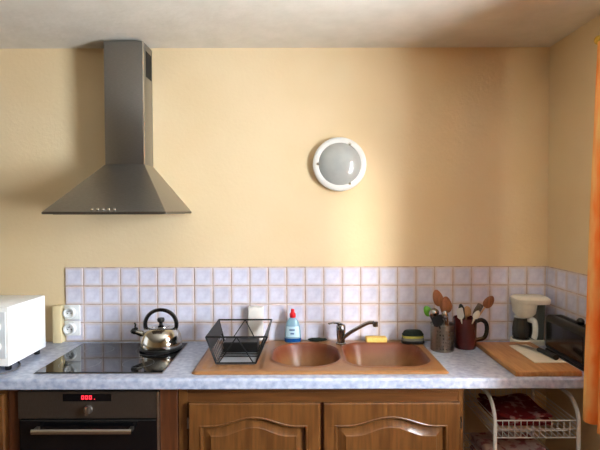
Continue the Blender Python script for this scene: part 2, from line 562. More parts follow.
# ------------------------------------------------------------------ induction hob
hx0, hx1, hy0, hy1 = -1.165, -0.600, 2.118, 2.600
t = root('ceramic_hob', ((hx0 + hx1) / 2, (hy0 + hy1) / 2, CT), 'black glass ceramic hob set in the worktop under the hood', 'hob')
part('frame', rbox(B(), hx0, hx1, hy0, hy1, CT + 0.0005, CT + 0.004, 0.0015, 1), 'steel', t)
part('glass', rbox(B(), hx0 + 0.004, hx1 - 0.004, hy0 + 0.004, hy1 - 0.004, CT + 0.0015, CT + 0.0065, 0.001, 1), 'black_glass', t)
for (cx, cy, r) in ((-1.02, 2.25, 0.09), (-0.75, 2.25, 0.07), (-1.02, 2.47, 0.07), (-0.73, 2.47, 0.1)):
    bm = B(); tube(bm, [(cx + r * math.cos(2 * PI * k / 48), cy + r * math.sin(2 * PI * k / 48), CT + 0.0063) for k in range(48)], 0.0007, 4, closed=True)
    part('cooking_zone', bm, 'hob_mark', t)

# ------------------------------------------------------------------ kettle
kx, ky, kz = -0.712, 2.488, CT + 0.0072
t = root('whistling_kettle', (kx, ky, kz), 'polished steel whistling kettle with black arched handle on the hob', 'kettle')
part('base', lathe(B(), [(0, 0), (0.100, 0), (0.106, 0.004), (0.107, 0.010), (0.104, 0.015), (0, 0.015)], (kx, ky, kz), 40), 'black_plastic', t)
prof = [(0.100, 0.0145), (0.1055, 0.020), (0.106, 0.028), (0.1045, 0.045), (0.100, 0.068), (0.092, 0.092), (0.079, 0.111), (0.062, 0.121), (0.045, 0.1245), (0, 0.125)]
part('body', lathe(B(), prof, (kx, ky, kz), 48), 'polished_steel', t)
lid = part('lid', lathe(B(), [(0.047, 0.1215), (0.046, 0.126), (0.030, 0.132), (0, 0.134)], (kx, ky, kz), 32), 'polished_steel', t)
part('lid_knob', lathe(B(), [(0.010, 0.131), (0.009, 0.142), (0.017, 0.150), (0.020, 0.160), (0.016, 0.170), (0, 0.173)], (kx, ky, kz), 20), 'black_gloss', lid)
bm = B()
pts = []
for k in range(25):
    a = math.radians(-14) + math.radians(208) * k / 24
    pts.append((kx + 0.080 * math.cos(a), ky, kz + 0.134 + 0.080 * math.sin(a)))
tube(bm, pts, [(0.0105, 0.015)] * 25, 10, flat=(1, 0, 0))
part('handle', bm, 'black_gloss', t)
for s in (-1, 1):
    part('handle_bracket', rbox(B(), kx + s * 0.079 - 0.006, kx + s * 0.079 + 0.006, ky - 0.012, ky + 0.012, kz + 0.088, kz + 0.122, 0.003, 1), 'polished_steel', t)
bm = B()
tube(bm, [(kx - 0.080, ky - 0.012, kz + 0.080), (kx - 0.105, ky - 0.018, kz + 0.093), (kx - 0.125, ky - 0.022, kz + 0.101)], [0.018, 0.016, 0.0145], 16)
part('spout', bm, 'polished_steel', t)
bm = B()
tube(bm, [(kx - 0.120, ky - 0.022, kz + 0.099), (kx - 0.136, ky - 0.024, kz + 0.106), (kx - 0.142, ky - 0.024, kz + 0.110)], [0.0165, 0.0165, 0.010], 16)
cap = part('whistle_cap', bm, 'black_gloss', t)
bm = B()
tube(bm, smooth_path([(kx - 0.110, ky - 0.022, kz + 0.115), (kx - 0.124, ky - 0.023, kz + 0.124), (kx - 0.122, ky - 0.023, kz + 0.138), (kx - 0.128, ky - 0.023, kz + 0.147)], 4), 0.0045, 8)
part('whistle_lever', bm, 'black_gloss', cap)

t.scale = (1, 1, 0.93)

# ------------------------------------------------------------------ cooker hood
X0, X1 = -1.134, -0.588
YF, YB = 2.150, WALL_Y - 0.001
CX0, CX1, CYF = -0.993, -0.792, 2.505
ZR0, ZR1, ZC = 1.607, 1.617, 1.858
t = root('range_hood', ((X0 + X1) / 2, (YF + YB) / 2, ZR0), 'brushed steel pyramid cooker hood with square chimney on the wall', 'range hood')
bm = B()
lo = [bm.verts.new(p) for p in ((X0, YF, ZR1), (X1, YF, ZR1), (X1, YB, ZR1), (X0, YB, ZR1))]
hi = [bm.verts.new(p) for p in ((CX0, CYF, ZC), (CX1, CYF, ZC), (CX1, YB, ZC), (CX0, YB, ZC))]
for i in range(4):
    j = (i + 1) % 4
    bm.faces.new((lo[i], lo[j], hi[j], hi[i]))
bm.faces.new(hi); bm.faces.new(lo)
bmesh.ops.bevel(bm, geom=[e for e in bm.edges if abs(e.verts[0].co.z - e.verts[1].co.z) > 0.1], offset=0.003, segments=2, profile=0.5, affect='EDGES')
can = part('canopy', bm, 'steel', t, angle=20)
rim = part('rim', rbox(B(), X0, X1, YF - 0.001, YB, ZR0, ZR1 + 0.0005, 0.0015, 1), 'steel_dark', t)
part('filter', rbox(B(), X0 + 0.03, X1 - 0.03, YF + 0.04, YB - 0.03, ZR0 - 0.002, ZR0 + 0.002), 'steel_dark', rim, 'grease filter underneath')
ch = part('chimney', rbox(B(), CX0, CX1, CYF, YB, ZC - 0.002, CEIL_Z - 0.014, 0.004, 2), 'steel', t, angle=25)
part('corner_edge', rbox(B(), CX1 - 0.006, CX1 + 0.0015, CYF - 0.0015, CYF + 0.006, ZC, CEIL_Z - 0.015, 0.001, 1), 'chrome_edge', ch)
vent = part('vent', rbox(B(), CX1 - 0.001, CX1 + 0.0015, 2.545, 2.640, 2.312, 2.445, 0.001, 1), 'dark_vent', ch, 'black air outlet in the side of the chimney')
dn = Vector((0, CYF - YF, ZC - ZR1)).normalized()
nn = Vector((0, -dn.z, dn.y))
rot = Matrix(((1, 0, 0), (0, nn.y, dn.y), (0, nn.z, dn.z))).to_4x4()
for k in range(5):
    p = Vector((-0.915 + 0.0245 * k, YF, ZR1)) + dn * 0.013
    bm = B(); lathe(bm, [(0, 0.007), (0.005, 0.007), (0.0065, 0.005), (0.0065, -0.001)], (0, 0, 0), 14, mtx=Matrix(((1, 0, 0), (0, dn.y, nn.y), (0, dn.z, nn.z))))
    for v in bm.verts: v.co += p
    part('button', bm, 'chrome_edge', t)

# ------------------------------------------------------------------ wall lamp
lx, lz, ly = 0.2130, 1.868, WALL_Y
t = root('wall_lamp', (lx, ly, lz), 'round white wall lamp with grey frosted glass above the sink', 'lamp')
yy = lambda p: [(r, -h) for r, h in p]
part('base_ring', lathe(B(), yy([(0.135, 0.0), (0.140, 0.010), (0.144, 0.026), (0.142, 0.040), (0.135, 0.046), (0.122, 0.048), (0.112, 0.046)]), (lx, ly, lz), 64, 'Y'), 'white_plastic', t)
part('glass', lathe(B(), yy([(0.114, 0.040), (0.112, 0.048), (0.100, 0.058), (0.080, 0.068), (0.050, 0.076), (0.022, 0.080), (0, 0.081)]), (lx, ly, lz), 64, 'Y'), 'frost_glass', t)
for a in (180, 63, -63):
    a = math.radians(a)
    c = Vector((lx + 0.117 * math.cos(a), ly - 0.046, lz + 0.117 * math.sin(a)))
    part('clip', lathe(B(), yy([(0.0075, -0.004), (0.0075, 0.008), (0.005, 0.012), (0, 0.0125)]), c, 16, 'Y'), 'chrome_edge', t)

# ------------------------------------------------------------------ microwave
mx0, mx1, my0, my1, mz0, mz1 = -1.735, -1.281, 2.146, 2.450, 0.938, 1.200
t = root('microwave_oven', ((mx0 + mx1) / 2, (my0 + my1) / 2, CT), 'white microwave oven standing on the left end of the worktop', 'microwave')
part('body', rbox(B(), mx0, mx1, my0, my1, mz0, mz1, 0.004, 2), 'white_enamel', t)
part('front_panel', rbox(B(), mx0, mx1, my0 - 0.012, my0 + 0.001, mz0, mz1, 0.005, 2), 'white_plastic', t)
door = part('door', rbox(B(), mx0 + 0.008, mx1 - 0.105, my0 - 0.022, my0 - 0.011, mz0 + 0.01, mz1 - 0.01, 0.004, 2), 'white_plastic', t)
part('door_glass', rbox(B(), mx0 + 0.04, mx1 - 0.14, my0 - 0.0235, my0 - 0.021, mz0 + 0.045, mz1 - 0.045, 0.001, 1), 'black_glass', door)
cp = part('control_panel', rbox(B(), mx1 - 0.095, mx1 - 0.010, my0 - 0.016, my0 - 0.010, mz0 + 0.035, mz1 - 0.02, 0.003, 2), 'panel_grey', t)
for zz in (mz0 + 0.09, mz0 + 0.175):
    part('knob', lathe(B(), [(0, -0.018), (0.018, -0.018), (0.022, -0.012), (0.024, 0), (0.024, 0.002)], (mx1 - 0.052, my0 - 0.016, zz), 24, 'Y'), 'white_plastic', cp)
for x in (mx0 + 0.04, mx1 - 0.03):
    for y in (my0 + 0.035, my1 - 0.03):
        part('foot', lathe(B(), [(0, 0), (0.012, 0), (0.014, 0.004), (0.014, mz0 - CT + 0.002), (0, mz0 - CT + 0.002)], (x, y, CT), 16), 'black_plastic', t)

bm = B()
zc = CT + 0.0042
tube(bm, smooth_path([(-1.60, 2.10, zc), (-1.42, 2.092, zc), (-1.33, 2.102, zc), (-1.292, 2.122, zc), (-1.272, 2.165, zc), (-1.278, 2.205, zc), (-1.305, 2.26, zc), (-1.38, 2.33, zc), (-1.5, 2.40, zc)], 8), 0.0036, 8)
solo('power_cord', bm, 'cord', 'thin grey cord curling on the worktop in front of the microwave', 'cord')

# ------------------------------------------------------------------ sockets and cable boxes on the wall
def socket(z, label):
    x0, x1 = -1.279, -1.194
    y1 = WALL_Y - 0.0085
    t = root('wall_socket', ((x0 + x1) / 2, y1, z), label, 'socket', 'double row of white sockets')
    h = 0.0405
    part('plate', rbox(B(), x0, x1, y1 - 0.012, y1, z - h, z + h, 0.004, 2), 'pvc', t)
    cx = x0 + 0.034
    bm = B()
    lathe(bm, [(0.031, 0.0), (0.031, -0.022), (0.029, -0.025), (0.024, -0.025), (0.0225, -0.022), (0.0215, -0.014), (0, -0.014)], (cx, y1 - 0.011, z), 32, 'Y')
    r = part('socket_ring', bm, 'pvc', t)
    for dx in (-0.0095, 0.0095):
        part('hole', lathe(B(), [(0.003, 0), (0.003, -0.0008), (0, -0.0008)], (cx + dx, y1 - 0.0252, z - 0.003), 10, 'Y'), 'dark_vent', r)
    part('earth_pin', lathe(B(), [(0.003, 0), (0.003, -0.012), (0, -0.013)], (cx, y1 - 0.0252, z + 0.010), 10, 'Y'), 'chrome', r)
socket(1.072, 'upper of the two white wall sockets beside the hob')
socket(0.986, 'lower of the two white wall sockets beside the hob')
solo('cable_cover', rbox(B(), -1.329, -1.2815, WALL_Y - 0.050, WALL_Y - 0.0005, 0.912, 1.112, 0.003, 2), 'cream_plastic', 'tall cream box on the wall left of the white sockets', 'cable cover')
solo('cable_cover', rbox(B(), -0.279, -0.199, WALL_Y - 0.056, WALL_Y - 0.0085, 0.925, 1.105, 0.006, 2), 'cover_white', 'cream box on the tiles behind the black dish rack', 'cable cover')

# ------------------------------------------------------------------ dish rack
def lerp(a, b, t): return a + (b - a) * t
T0, T1, TY0, TY1, TZ = -0.428, -0.150, 2.205, 2.560, 1.048      # top rim
L0, L1, LY0, LY1, LZ = -0.384, -0.203, 2.214, 2.500, CT + 0.0165  # bottom rim
t = root('dish_rack', ((L0 + L1) / 2, (LY0 + LY1) / 2, CT + 0.0075), 'black folding wire dish rack on the sink drainer', 'dish rack')
top = [(T0, TY0, TZ), (T1, TY0, TZ), (T1, TY1, TZ), (T0, TY1, TZ)]
bot = [(L0, LY0, LZ), (L1, LY0, LZ), (L1, LY1, LZ), (L0, LY1, LZ)]
W = 0.0042
bm = B(); tube(bm, top, W, 8, closed=True); part('top_rim', bm, 'black_wire', t)
bm = B(); tube(bm, bot, W, 8, closed=True); part('bottom_rim', bm, 'black_wire', t)
for a, b in zip(top, bot):
    bm = B(); tube(bm, [a, b], W, 8); part('corner_bar', bm, 'black_wire', t)
for (ta, tb, ba, bb) in ((top[0], top[1], bot[0], bot[1]), (top[3], top[2], bot[3], bot[2])):
    A = [Vector(p) for p in (ta, tb, ba, bb)]
    ap = (A[0] + A[1]) / 2
    for q in (lerp(A[2], A[3], 0.06), lerp(A[2], A[3], 0.94)):
        bm = B(); tube(bm, [ap, q], 0.0028, 6); part('cross_wire', bm, 'black_wire', t)
def panel(name, p0, p1, p2, p3, th, mt, par):
    bm = B()
    P = [Vector(p) for p in (p0, p1, p2, p3)]
    n = (P[1] - P[0]).cross(P[3] - P[0]).normalized() * th
    a = [bm.verts.new(p - n / 2) for p in P]; b = [bm.verts.new(p + n / 2) for p in P]
    bm.faces.new(a); bm.faces.new(list(reversed(b)))
    for i in range(4):
        bm.faces.new((a[i], b[i], b[(i + 1) % 4], a[(i + 1) % 4]))
    return part(name, bm, mt, par, smooth=False)
def onside(side, ty, tz):
    a, b = (Vector(top[0]), Vector(top[3])) if side == 0 else (Vector(top[1]), Vector(top[2]))
    c, d = (Vector(bot[0]), Vector(bot[3])) if side == 0 else (Vector(bot[1]), Vector(bot[2]))
    return lerp(lerp(c, d, ty), lerp(a, b, ty), tz)
for sd in (0, 1):
    panel('end_panel', onside(sd, 0.02, 0.50), onside(sd, 0.98, 0.50), onside(sd, 0.98, 0.99), onside(sd, 0.02, 0.99), 0.005, 'black_plastic', t)
    for k in range(9):
        f = 0.08 + 0.84 * k / 8
        bm = B(); tube(bm, [onside(sd, f, 0.52), onside(sd, f, 0.0)], 0.0022, 6); part('side_wire', bm, 'black_wire', t)
part('tray', rbox(B(), L0 + 0.004, L1 - 0.004, LY0 + 0.004, LY1 - 0.004, CT + 0.0085, CT + 0.014, 0.002, 1), 'grey_tray', t)
for k in range(8):
    y = lerp(LY0, LY1, 0.35 + 0.62 * k / 7)
    bm = B(); tube(bm, [(L0, y, LZ), (L1, y, LZ)], 0.0026, 6); part('bottom_wire', bm, 'black_wire', t)
cup = B()
rbox(cup, L0 + 0.006, L1 - 0.006, LY1 - 0.12, LY1 - 0.004, LZ + 0.004, LZ + 0.05, 0.004, 1)
part('cutlery_box', cup, 'black_plastic', t)

# ------------------------------------------------------------------ washing-up bottle
bx, by = -0.040, 2.592
bz = CT + 0.0125
t = root('detergent_bottle', (bx, by, bz), 'clear washing-up liquid bottle with blue liquid and red cap', 'bottle')
def oval(prof, sx, sy, material, name, par, seg=32):
    bm = B(); lathe(bm, prof, (bx, by, bz), seg, sx=sx, sy=sy); return part(name, bm, material, par)
body = oval([(0, 0.0), (0.040, 0.0), (0.0435, 0.005), (0.0435, 0.030), (0.042, 0.055), (0.038, 0.085), (0.031, 0.108), (0.022, 0.122), (0.015, 0.130), (0.012, 0.136), (0, 0.136)], 1, 0.52, 'bottle_clear', 'body', t)
oval([(0.0441, 0.003), (0.0442, 0.022), (0.0435, 0.022), (0.0432, 0.003)], 1, 0.53, 'blue_liquid', 'liquid', t)
lab = []
bm = B()
for k in range(13):
    a = math.radians(215 + 110 * k / 12)
    for z, r in ((0.030, 0.0438), (0.085, 0.0386)):
        bm.verts.new((bx + r * math.cos(a) * 1.01, by + r * math.sin(a) * 0.535, bz + z))
bm.verts.ensure_lookup_table()
for k in range(12):
    bm.faces.new([bm.verts[i] for i in (2 * k, 2 * k + 2, 2 * k + 3, 2 * k + 1)])
lab = part('label', bm, 'label_paper', t)
for (dz, w) in ((0.068, 0.018), (0.048, 0.012)):
    part('label_print', rbox(B(), bx - w, bx + w * 0.6, by - 0.0243, by - 0.0215, bz + dz - 0.003, bz + dz + 0.003), 'label_ink', lab)
cap = oval([(0.0155, 0.131), (0.0165, 0.134), (0.0165, 0.150), (0.013, 0.154), (0.010, 0.160), (0.0095, 0.172), (0.006, 0.175), (0, 0.1755)], 1, 1, 'red_plastic', 'cap', t, 20)

# ------------------------------------------------------------------ sponges and scourers
bm = B(); ellipsoid(bm, (0.092, 2.60, CT + 0.022), 0.052, 0.020, 0.0095, 24, 10)
rng = random.Random(3)
for v in bm.verts:
    v.co += Vector((rng.uniform(-1, 1) * .0015, rng.uniform(-1, 1) * .0015, rng.uniform(-1, 1) * .0015))
solo('scouring_pad', bm, 'green_scourer', 'flat dark scouring pad lying behind the left sink bowl', 'scourer')
bm = B(); rbox(bm, 0.348, 0.458, 2.560, 2.615, CT + 0.0125, CT + 0.040, 0.007, 3)
for v in bm.verts:
    v.co.z -= 0.004 * math.cos((v.co.x - 0.403) / 0.055 * PI / 2) * (1 if v.co.z > CT + 0.025 else 0)
solo('sponge', bm, 'yellow_sponge', 'yellow rectangular sponge on the back rim of the sink', 'sponge')
gx, gy = 0.592, 2.560
t = root('dish_sponge', (gx, gy, CT + 0.012), 'dark green sponge with pale stripe on the right back corner of the sink', 'sponge')
def slab(name, mt, z0, z1, rx, ry, n=3.0, tap=1.0):
    bm = B()
    rings = []
    for z, f in ((z0, 0.93), (lerp(z0, z1, .2), 1.0), (lerp(z0, z1, .8), tap), (z1, tap * 0.86)):
        rg = []
        for k in range(32):
            a = 2 * PI * k / 32
            c, s = math.cos(a), math.sin(a)
            rg.append(bm.verts.new((gx + f * rx * math.copysign(abs(c) ** (2 / n), c), gy + f * ry * math.copysign(abs(s) ** (2 / n), s), z)))
        rings.append(rg)
    for a, b in zip(rings, rings[1:]):
        for k in range(32):
            bm.faces.new((a[k], a[(k + 1) % 32], b[(k + 1) % 32], b[k]))
    bm.faces.new(rings[0]); bm.faces.new(rings[-1])
    return part(name, bm, mt, t)
slab('holder', 'black_plastic', CT + 0.0122, CT + 0.028, 0.060, 0.033)
slab('grey_layer', 'grey_foam', CT + 0.0275, CT + 0.042, 0.057, 0.031)
slab('foam_layer', 'lime_foam', CT + 0.0415, CT + 0.054, 0.056, 0.031)
slab('scouring_layer', 'green_scourer', CT + 0.0535, CT + 0.080, 0.057, 0.031, 2.5, 0.82)

# ------------------------------------------------------------------ utensil pots
ux, uy = 0.722, 2.475
t = root('steel_utensil_pot', (ux, uy, CT), 'perforated steel utensil pot beside the dark red jug', 'utensil pot')
UR, UH = 0.058, 0.135
bm = B()
NS, NR = 48, 15
zz = [0.004 + (UH - 0.004) * k / NR for k in range(NR + 1)]
# perforated drum: staggered square holes cut out of the wall, on two layers for thickness
V = {}
for lay_, rr in ((0, UR), (1, UR - 0.0015)):
    for j in range(NR + 1):
        for i in range(NS):
            a = 2 * PI * i / NS
            V[lay_, j, i] = bm.verts.new((ux + rr * math.cos(a), uy + rr * math.sin(a), CT + zz[j]))
def hole(i, j):
    a = math.degrees(2 * PI * (i + .5) / NS)
    return 1 <= j <= NR - 4 and j % 2 == 1 and i % 2 == 0 and (225 <= a % 360 <= 320)
for j in range(NR):
    for i in range(NS):
        k = (i + 1) % NS
        if hole(i, j):
            c = ((i, j), (k, j), (k, j + 1), (i, j + 1))
            for (a1, b1), (a2, b2) in zip(c, c[1:] + c[:1]):
                bm.faces.new((V[0, b1, a1], V[0, b2, a2], V[1, b2, a2], V[1, b1, a1]))
            continue
        for l in (0, 1):
            bm.faces.new((V[l, j, i], V[l, j, k], V[l, j + 1, k], V[l, j + 1, i]))
part('drum', bm, 'steel', t)
part('bottom', lathe(B(), [(0, 0), (UR - 0.002, 0), (UR, 0.003), (UR - 0.001, 0.006), (0, 0.006)], (ux, uy, CT), 48), 'steel', t)
bm = B(); tube(bm, [(ux + UR * math.cos(2 * PI * k / 48), uy + UR * math.sin(2 * PI * k / 48), CT + UH) for k in range(48)], 0.0022, 8, closed=True)
part('rolled_rim', bm, 'chrome', t)

vx, vy = 0.853, 2.520
t = root('utensil_jug', (vx, vy, CT), 'dark red glazed jug full of kitchen utensils', 'jug')
part('body', lathe(B(), [(0, 0), (0.052, 0), (0.055, 0.004), (0.056, 0.03), (0.057, 0.09), (0.059, 0.138), (0.061, 0.155), (0.059, 0.157), (0.056, 0.155), (0.052, 0.09), (0.050, 0.012), (0, 0.010)], (vx, vy, CT), 40), 'crock', t)
bm = B()
tube(bm, smooth_path([(vx + 0.056, vy, CT + 0.135), (vx + 0.085, vy, CT + 0.142), (vx + 0.108, vy, CT + 0.125), (vx + 0.112, vy, CT + 0.085), (vx + 0.098, vy, CT + 0.050), (vx + 0.055, vy, CT + 0.038)], 6), [(0.011, 0.008)] * 31, 10)
part('handle', bm, 'black_gloss', t)

def axes(p, q, face):
    d = (Vector(q) - Vector(p)).normalized()
    n = Vector(face); n = (n - d * n.dot(d)).normalized()
    s = n.cross(d)
    return Matrix((s, n, d)).transposed()          # local x = side, y = facing, z = along
def utensil(name, label, cat, p, q, head, hw, hl, hm, headmat, r=0.0055, face=(0, -1, 0.15)):
    """handle from p to q; the head goes on from q for hl metres, hw wide."""
    p, q = Vector(p), Vector(q)
    R = axes(p, q, face)
    d = (q - p).normalized()
    t = root(name, p, label, cat, 'utensils in the two pots')
    bm = B(); tube(bm, [p, lerp(p, q, 0.5), q + d * hl * 0.12], [r, r * 0.9, r * 0.8], 10)
    part('handle', bm, hm, t)
    bm = B()
    c = q + d * hl / 2
    if head == 'spoon' or head == 'ladle':
        deep = 0.010 if head == 'spoon' else 0.028
        tb = bmesh.new(); bmesh.ops.create_uvsphere(tb, u_segments=24, v_segments=14, radius=1)
        for v in tb.verts:
            y = v.co.y
            w = 1.0 - 0.18 * v.co.z if head == 'spoon' else 1
            v.co = Vector((v.co.x * hw / 2 * w, (-y * deep if y < 0 else -y * deep * 0.62 - 0.002) , v.co.z * hl / 2))
        for v in tb.verts: v.co = R @ v.co + c
        join(bm, tb)
    elif head == 'spatula':
        out = [(-0.25, -0.5), (-0.5, -0.3), (-0.5, 0.42), (-0.42, 0.5), (0.42, 0.5), (0.5, 0.42), (0.5, -0.3), (0.25, -0.5)]
        a = [bm.verts.new(R @ Vector((x * hw, 0.0015, z * hl)) + c) for x, z in out]
        b = [bm.verts.new(R @ Vector((x * hw, -0.0015, z * hl)) + c) for x, z in out]
        bm.faces.new(a); bm.faces.new(list(reversed(b)))
        for i in range(8): bm.faces.new((a[i], b[i], b[(i + 1) % 8], a[(i + 1) % 8]))
    elif head == 'whisk':
        for k in range(5):
            an = PI * k / 5
            pts = []
            for j in range(17):
                u = j / 16 * PI * 2
                rr = hw / 2 * math.sin(u / 2) * (1 if True else 0)
                zq = -hl / 2 + hl * (0.5 - 0.5 * math.cos(u)) if True else 0
                sg = 1 if u <= PI else -1
                w_ = hw / 2 * math.sin(min(u, 2 * PI - u)) ** 0.7 if 0 < j < 16 and j != 8 else 0
                pts.append(R @ Vector((math.cos(an) * sg * w_, math.sin(an) * sg * w_, zq)) + c)
            tube(bm, pts, 0.0011, 5)
    part('head', bm, headmat, t)
    return t
def U(px, py, Y):       # a point seen at a photograph pixel, Y metres away from the camera plane
    s = 490.0 / Y
    return Vector(((px - 300) / s, Y, CAM_Z - (py - 211) / s))
zb = CT + 0.012
def inpot(cx, cy, dx, dy): return (cx + dx, cy + dy, zb)
utensil('spatula', 'lime green spatula leaning left out of the steel pot', 'spatula', inpot(ux, uy, 0.025, 0.01), U(431, 317, 2.495), 'spoon', 0.042, 0.058, 'black_plastic', 'lime_plastic')
utensil('ladle', 'steel ladle standing at the left of the steel pot', 'ladle', inpot(ux, uy, 0.02, -0.02), U(436, 318, 2.462), 'ladle', 0.052, 0.046, 'steel', 'chrome')
utensil('turner', 'dark spatula with square blade at the front of the steel pot', 'spatula', inpot(ux, uy, 0.02, -0.012), U(440, 327, 2.422), 'spatula', 0.055, 0.060, 'black_plastic', 'black_plastic')
utensil('wooden_spoon', 'tallest dark wooden spoon standing in the steel pot', 'spoon', (ux + 0.048, uy + 0.018, CT + 0.05), U(441, 307, 2.51), 'spoon', 0.055, 0.088, 'wood_spoon', 'wood_spoon', face=(0.1, -1, 0.1))
utensil('wooden_spoon', 'shorter broad wooden spoon at the right of the steel pot', 'spoon', (ux + 0.034, uy + 0.0, CT + 0.05), U(447.5, 314, 2.492), 'spoon', 0.058, 0.085, 'wood_spoon', 'wood_spoon')
utensil('serving_spoon', 'shiny steel spoon with bright bowl in the steel pot', 'spoon', inpot(ux, uy, -0.01, -0.015), U(445, 320, 2.45), 'spoon', 0.034, 0.044, 'steel', 'chrome')
utensil('slotted_spoon', 'black plastic spoon leaning left out of the dark red jug', 'spoon', inpot(vx, vy, 0.02, 0.015), U(464, 320, 2.51), 'spoon', 0.036, 0.085, 'black_plastic', 'black_plastic')
utensil('spatula', 'pale grey spatula at the left of the dark red jug', 'spatula', inpot(vx, vy, 0.0, -0.02), U(462, 320, 2.47), 'spatula', 0.034, 0.060, 'white_plastic', 'panel_grey')
utensil('serving_spoon', 'pale wooden spoon in the middle of the dark red jug', 'spoon', inpot(vx, vy, 0.0, 0.02), U(467, 318, 2.51), 'spoon', 0.046, 0.060, 'wood_light', 'wood_light')
utensil('whisk', 'small wire whisk standing in the dark red jug', 'whisk', inpot(vx, vy, -0.02, 0.0), U(474, 320, 2.49), 'whisk', 0.030, 0.085, 'steel', 'chrome')
utensil('turner', 'dark narrow spatula at the right of the dark red jug', 'spatula', inpot(vx, vy, -0.012, 0.012), U(475.5, 318, 2.52), 'spatula', 0.032, 0.075, 'black_plastic', 'steel_dark')
utensil('wooden_spoon', 'wooden spoon leaning far right out of the dark red jug', 'spoon', inpot(vx, vy, -0.04, -0.005), U(485.5, 308.5, 2.50), 'spoon', 0.048, 0.072, 'wood_light', 'wood_spoon')
utensil('serving_spoon', 'cream plastic spoon leaning right in the dark red jug', 'spoon', inpot(vx, vy, -0.035, -0.015), U(475, 320, 2.46), 'spoon', 0.030, 0.050, 'aged_white', 'aged_white')

# ------------------------------------------------------------------ chopping board, mat and knife
bX0, bX1, bY0, bY1 = 0.916, 1.200, 2.066, 2.535
BZ = CT + 0.024
bm = rbox(B(), bX0, bX1, bY0, bY1, CT + 0.0005, BZ, 0.004, 2)
solo('chopping_board', bm, 'board_wood', 'wooden chopping board lying on the right end of the worktop', 'chopping board')
bm = B()
q = [(1.055, 2.460), (1.150, 2.475), (1.193, 2.180), (1.050, 2.175)]
prism(bm, q, 'Z', BZ + 0.0005, BZ + 0.0035)
solo('cutting_mat', bm, 'mat_white', 'thin pale cutting sheet lying on the wooden board', 'mat', smooth=False)
kp, kq, kt = Vector((1.160, 2.205, BZ + 0.0165)), Vector((1.146, 2.335, BZ + 0.0165)), Vector((1.095, 2.480, BZ + 0.006))
t = root('kitchen_knife', (1.12, 2.36, BZ + 0.004), 'kitchen knife with black handle lying on the chopping board', 'knife')
bm = B(); tube(bm, smooth_path([kp, lerp(kp, kq, .5) + Vector((0.003, 0, 0)), kq], 4), [(0.0125, 0.015)] * 3 + [(0.0125, 0.014)] * 3 + [(0.011, 0.013)] * 3, 10)
part('handle', bm, 'black_plastic', t)
bm = B()
d = (kt - kq).normalized(); s = Vector((-d.y, d.x, 0)).normalized()
A = [kq - s * 0.010, kq + s * 0.013, lerp(kq, kt, .7) + s * 0.013, kt, lerp(kq, kt, .6) - s * 0.010]
a = [bm.verts.new(p + Vector((0, 0, -0.0008))) for p in A]; b = [bm.verts.new(p + Vector((0, 0, 0.0008))) for p in A]
bm.faces.new(a); bm.faces.new(list(reversed(b)))
for i in range(5): bm.faces.new((a[i], b[i], b[(i + 1) % 5], a[(i + 1) % 5]))
part('blade', bm, 'steel', t, smooth=False)

# ------------------------------------------------------------------ coffee maker
ox, oy = 1.155, 2.585
t = root('coffee_maker', (ox, oy, CT), 'cream white filter coffee maker in the corner behind the board', 'coffee maker')
def rr2(x0, x1, y0, y1, r, n=6):
    out = []
    for (cx, cy, a0) in ((x1 - r, y1 - r, 0), (x0 + r, y1 - r, 90), (x0 + r, y0 + r, 180), (x1 - r, y0 + r, 270)):
        for k in range(n + 1):
            a = math.radians(a0 + 90 * k / n)
            out.append((cx + r * math.cos(a), cy + r * math.sin(a)))
    return out
def loft(loops):
    bm = B()
    R_ = [[bm.verts.new((x, y, z)) for x, y in lp] for lp, z in loops]
    n = len(R_[0])
    for a, b in zip(R_, R_[1:]):
        for k in range(n): bm.faces.new((a[k], a[(k + 1) % n], b[(k + 1) % n], b[k]))
    bm.faces.new(R_[0]); bm.faces.new(R_[-1])
    return bm
kY0, kY1 = 2.550, 2.648
part('base', loft([(rr2(1.129, 1.289, kY0 - 0.008, kY1, 0.03), CT + 0.0005), (rr2(1.129, 1.289, kY0 - 0.008, kY1, 0.03), CT + 0.022), (rr2(1.133, 1.285, kY0 - 0.004, kY1, 0.03), CT + 0.027)]), 'aged_white', t)
part('hot_plate', lathe(B(), [(0, 0.027), (0.042, 0.027), (0.042, 0.030), (0, 0.031)], (1.175, kY0 + 0.042, CT), 32), 'black_plastic', t)
part('water_tank', loft([(rr2(1.228, 1.287, kY0 + 0.01, kY1 - 0.002, 0.018), CT + 0.026), (rr2(1.228, 1.291, kY0, kY1 - 0.002, 0.018), CT + 0.222)]), 'tank_grey', t, 'grey translucent water tank')
part('filter_holder', loft([(rr2(1.148, 1.213, kY0 - 0.02, kY1 - 0.03, 0.028), CT + 0.150), (rr2(1.137, 1.228, kY0 - 0.035, kY1 - 0.01, 0.032), CT + 0.170), (rr2(1.132, 1.234, kY0 - 0.04, kY1 - 0.004, 0.032), CT + 0.222)]), 'aged_white', t)
part('lid', loft([(rr2(1.132, 1.297, kY0 - 0.042, kY1, 0.03), CT + 0.221), (rr2(1.127, 1.300, kY0 - 0.048, kY1, 0.035), CT + 0.232), (rr2(1.127, 1.300, kY0 - 0.048, kY1, 0.035), CT + 0.246), (rr2(1.138, 1.290, kY0 - 0.034, kY1 - 0.012, 0.03), CT + 0.257)]), 'aged_white', t)
car = part('carafe', lathe(B(), [(0, 0.032), (0.036, 0.032), (0.043, 0.045), (0.044, 0.080), (0.039, 0.115), (0.034, 0.135), (0.036, 0.142), (0.033, 0.142), (0.036, 0.113), (0.041, 0.080), (0.040, 0.046), (0, 0.035)], (1.175, kY0 + 0.042, CT), 32), 'carafe_glass', t)
bm = B(); hy = kY0 - 0.005
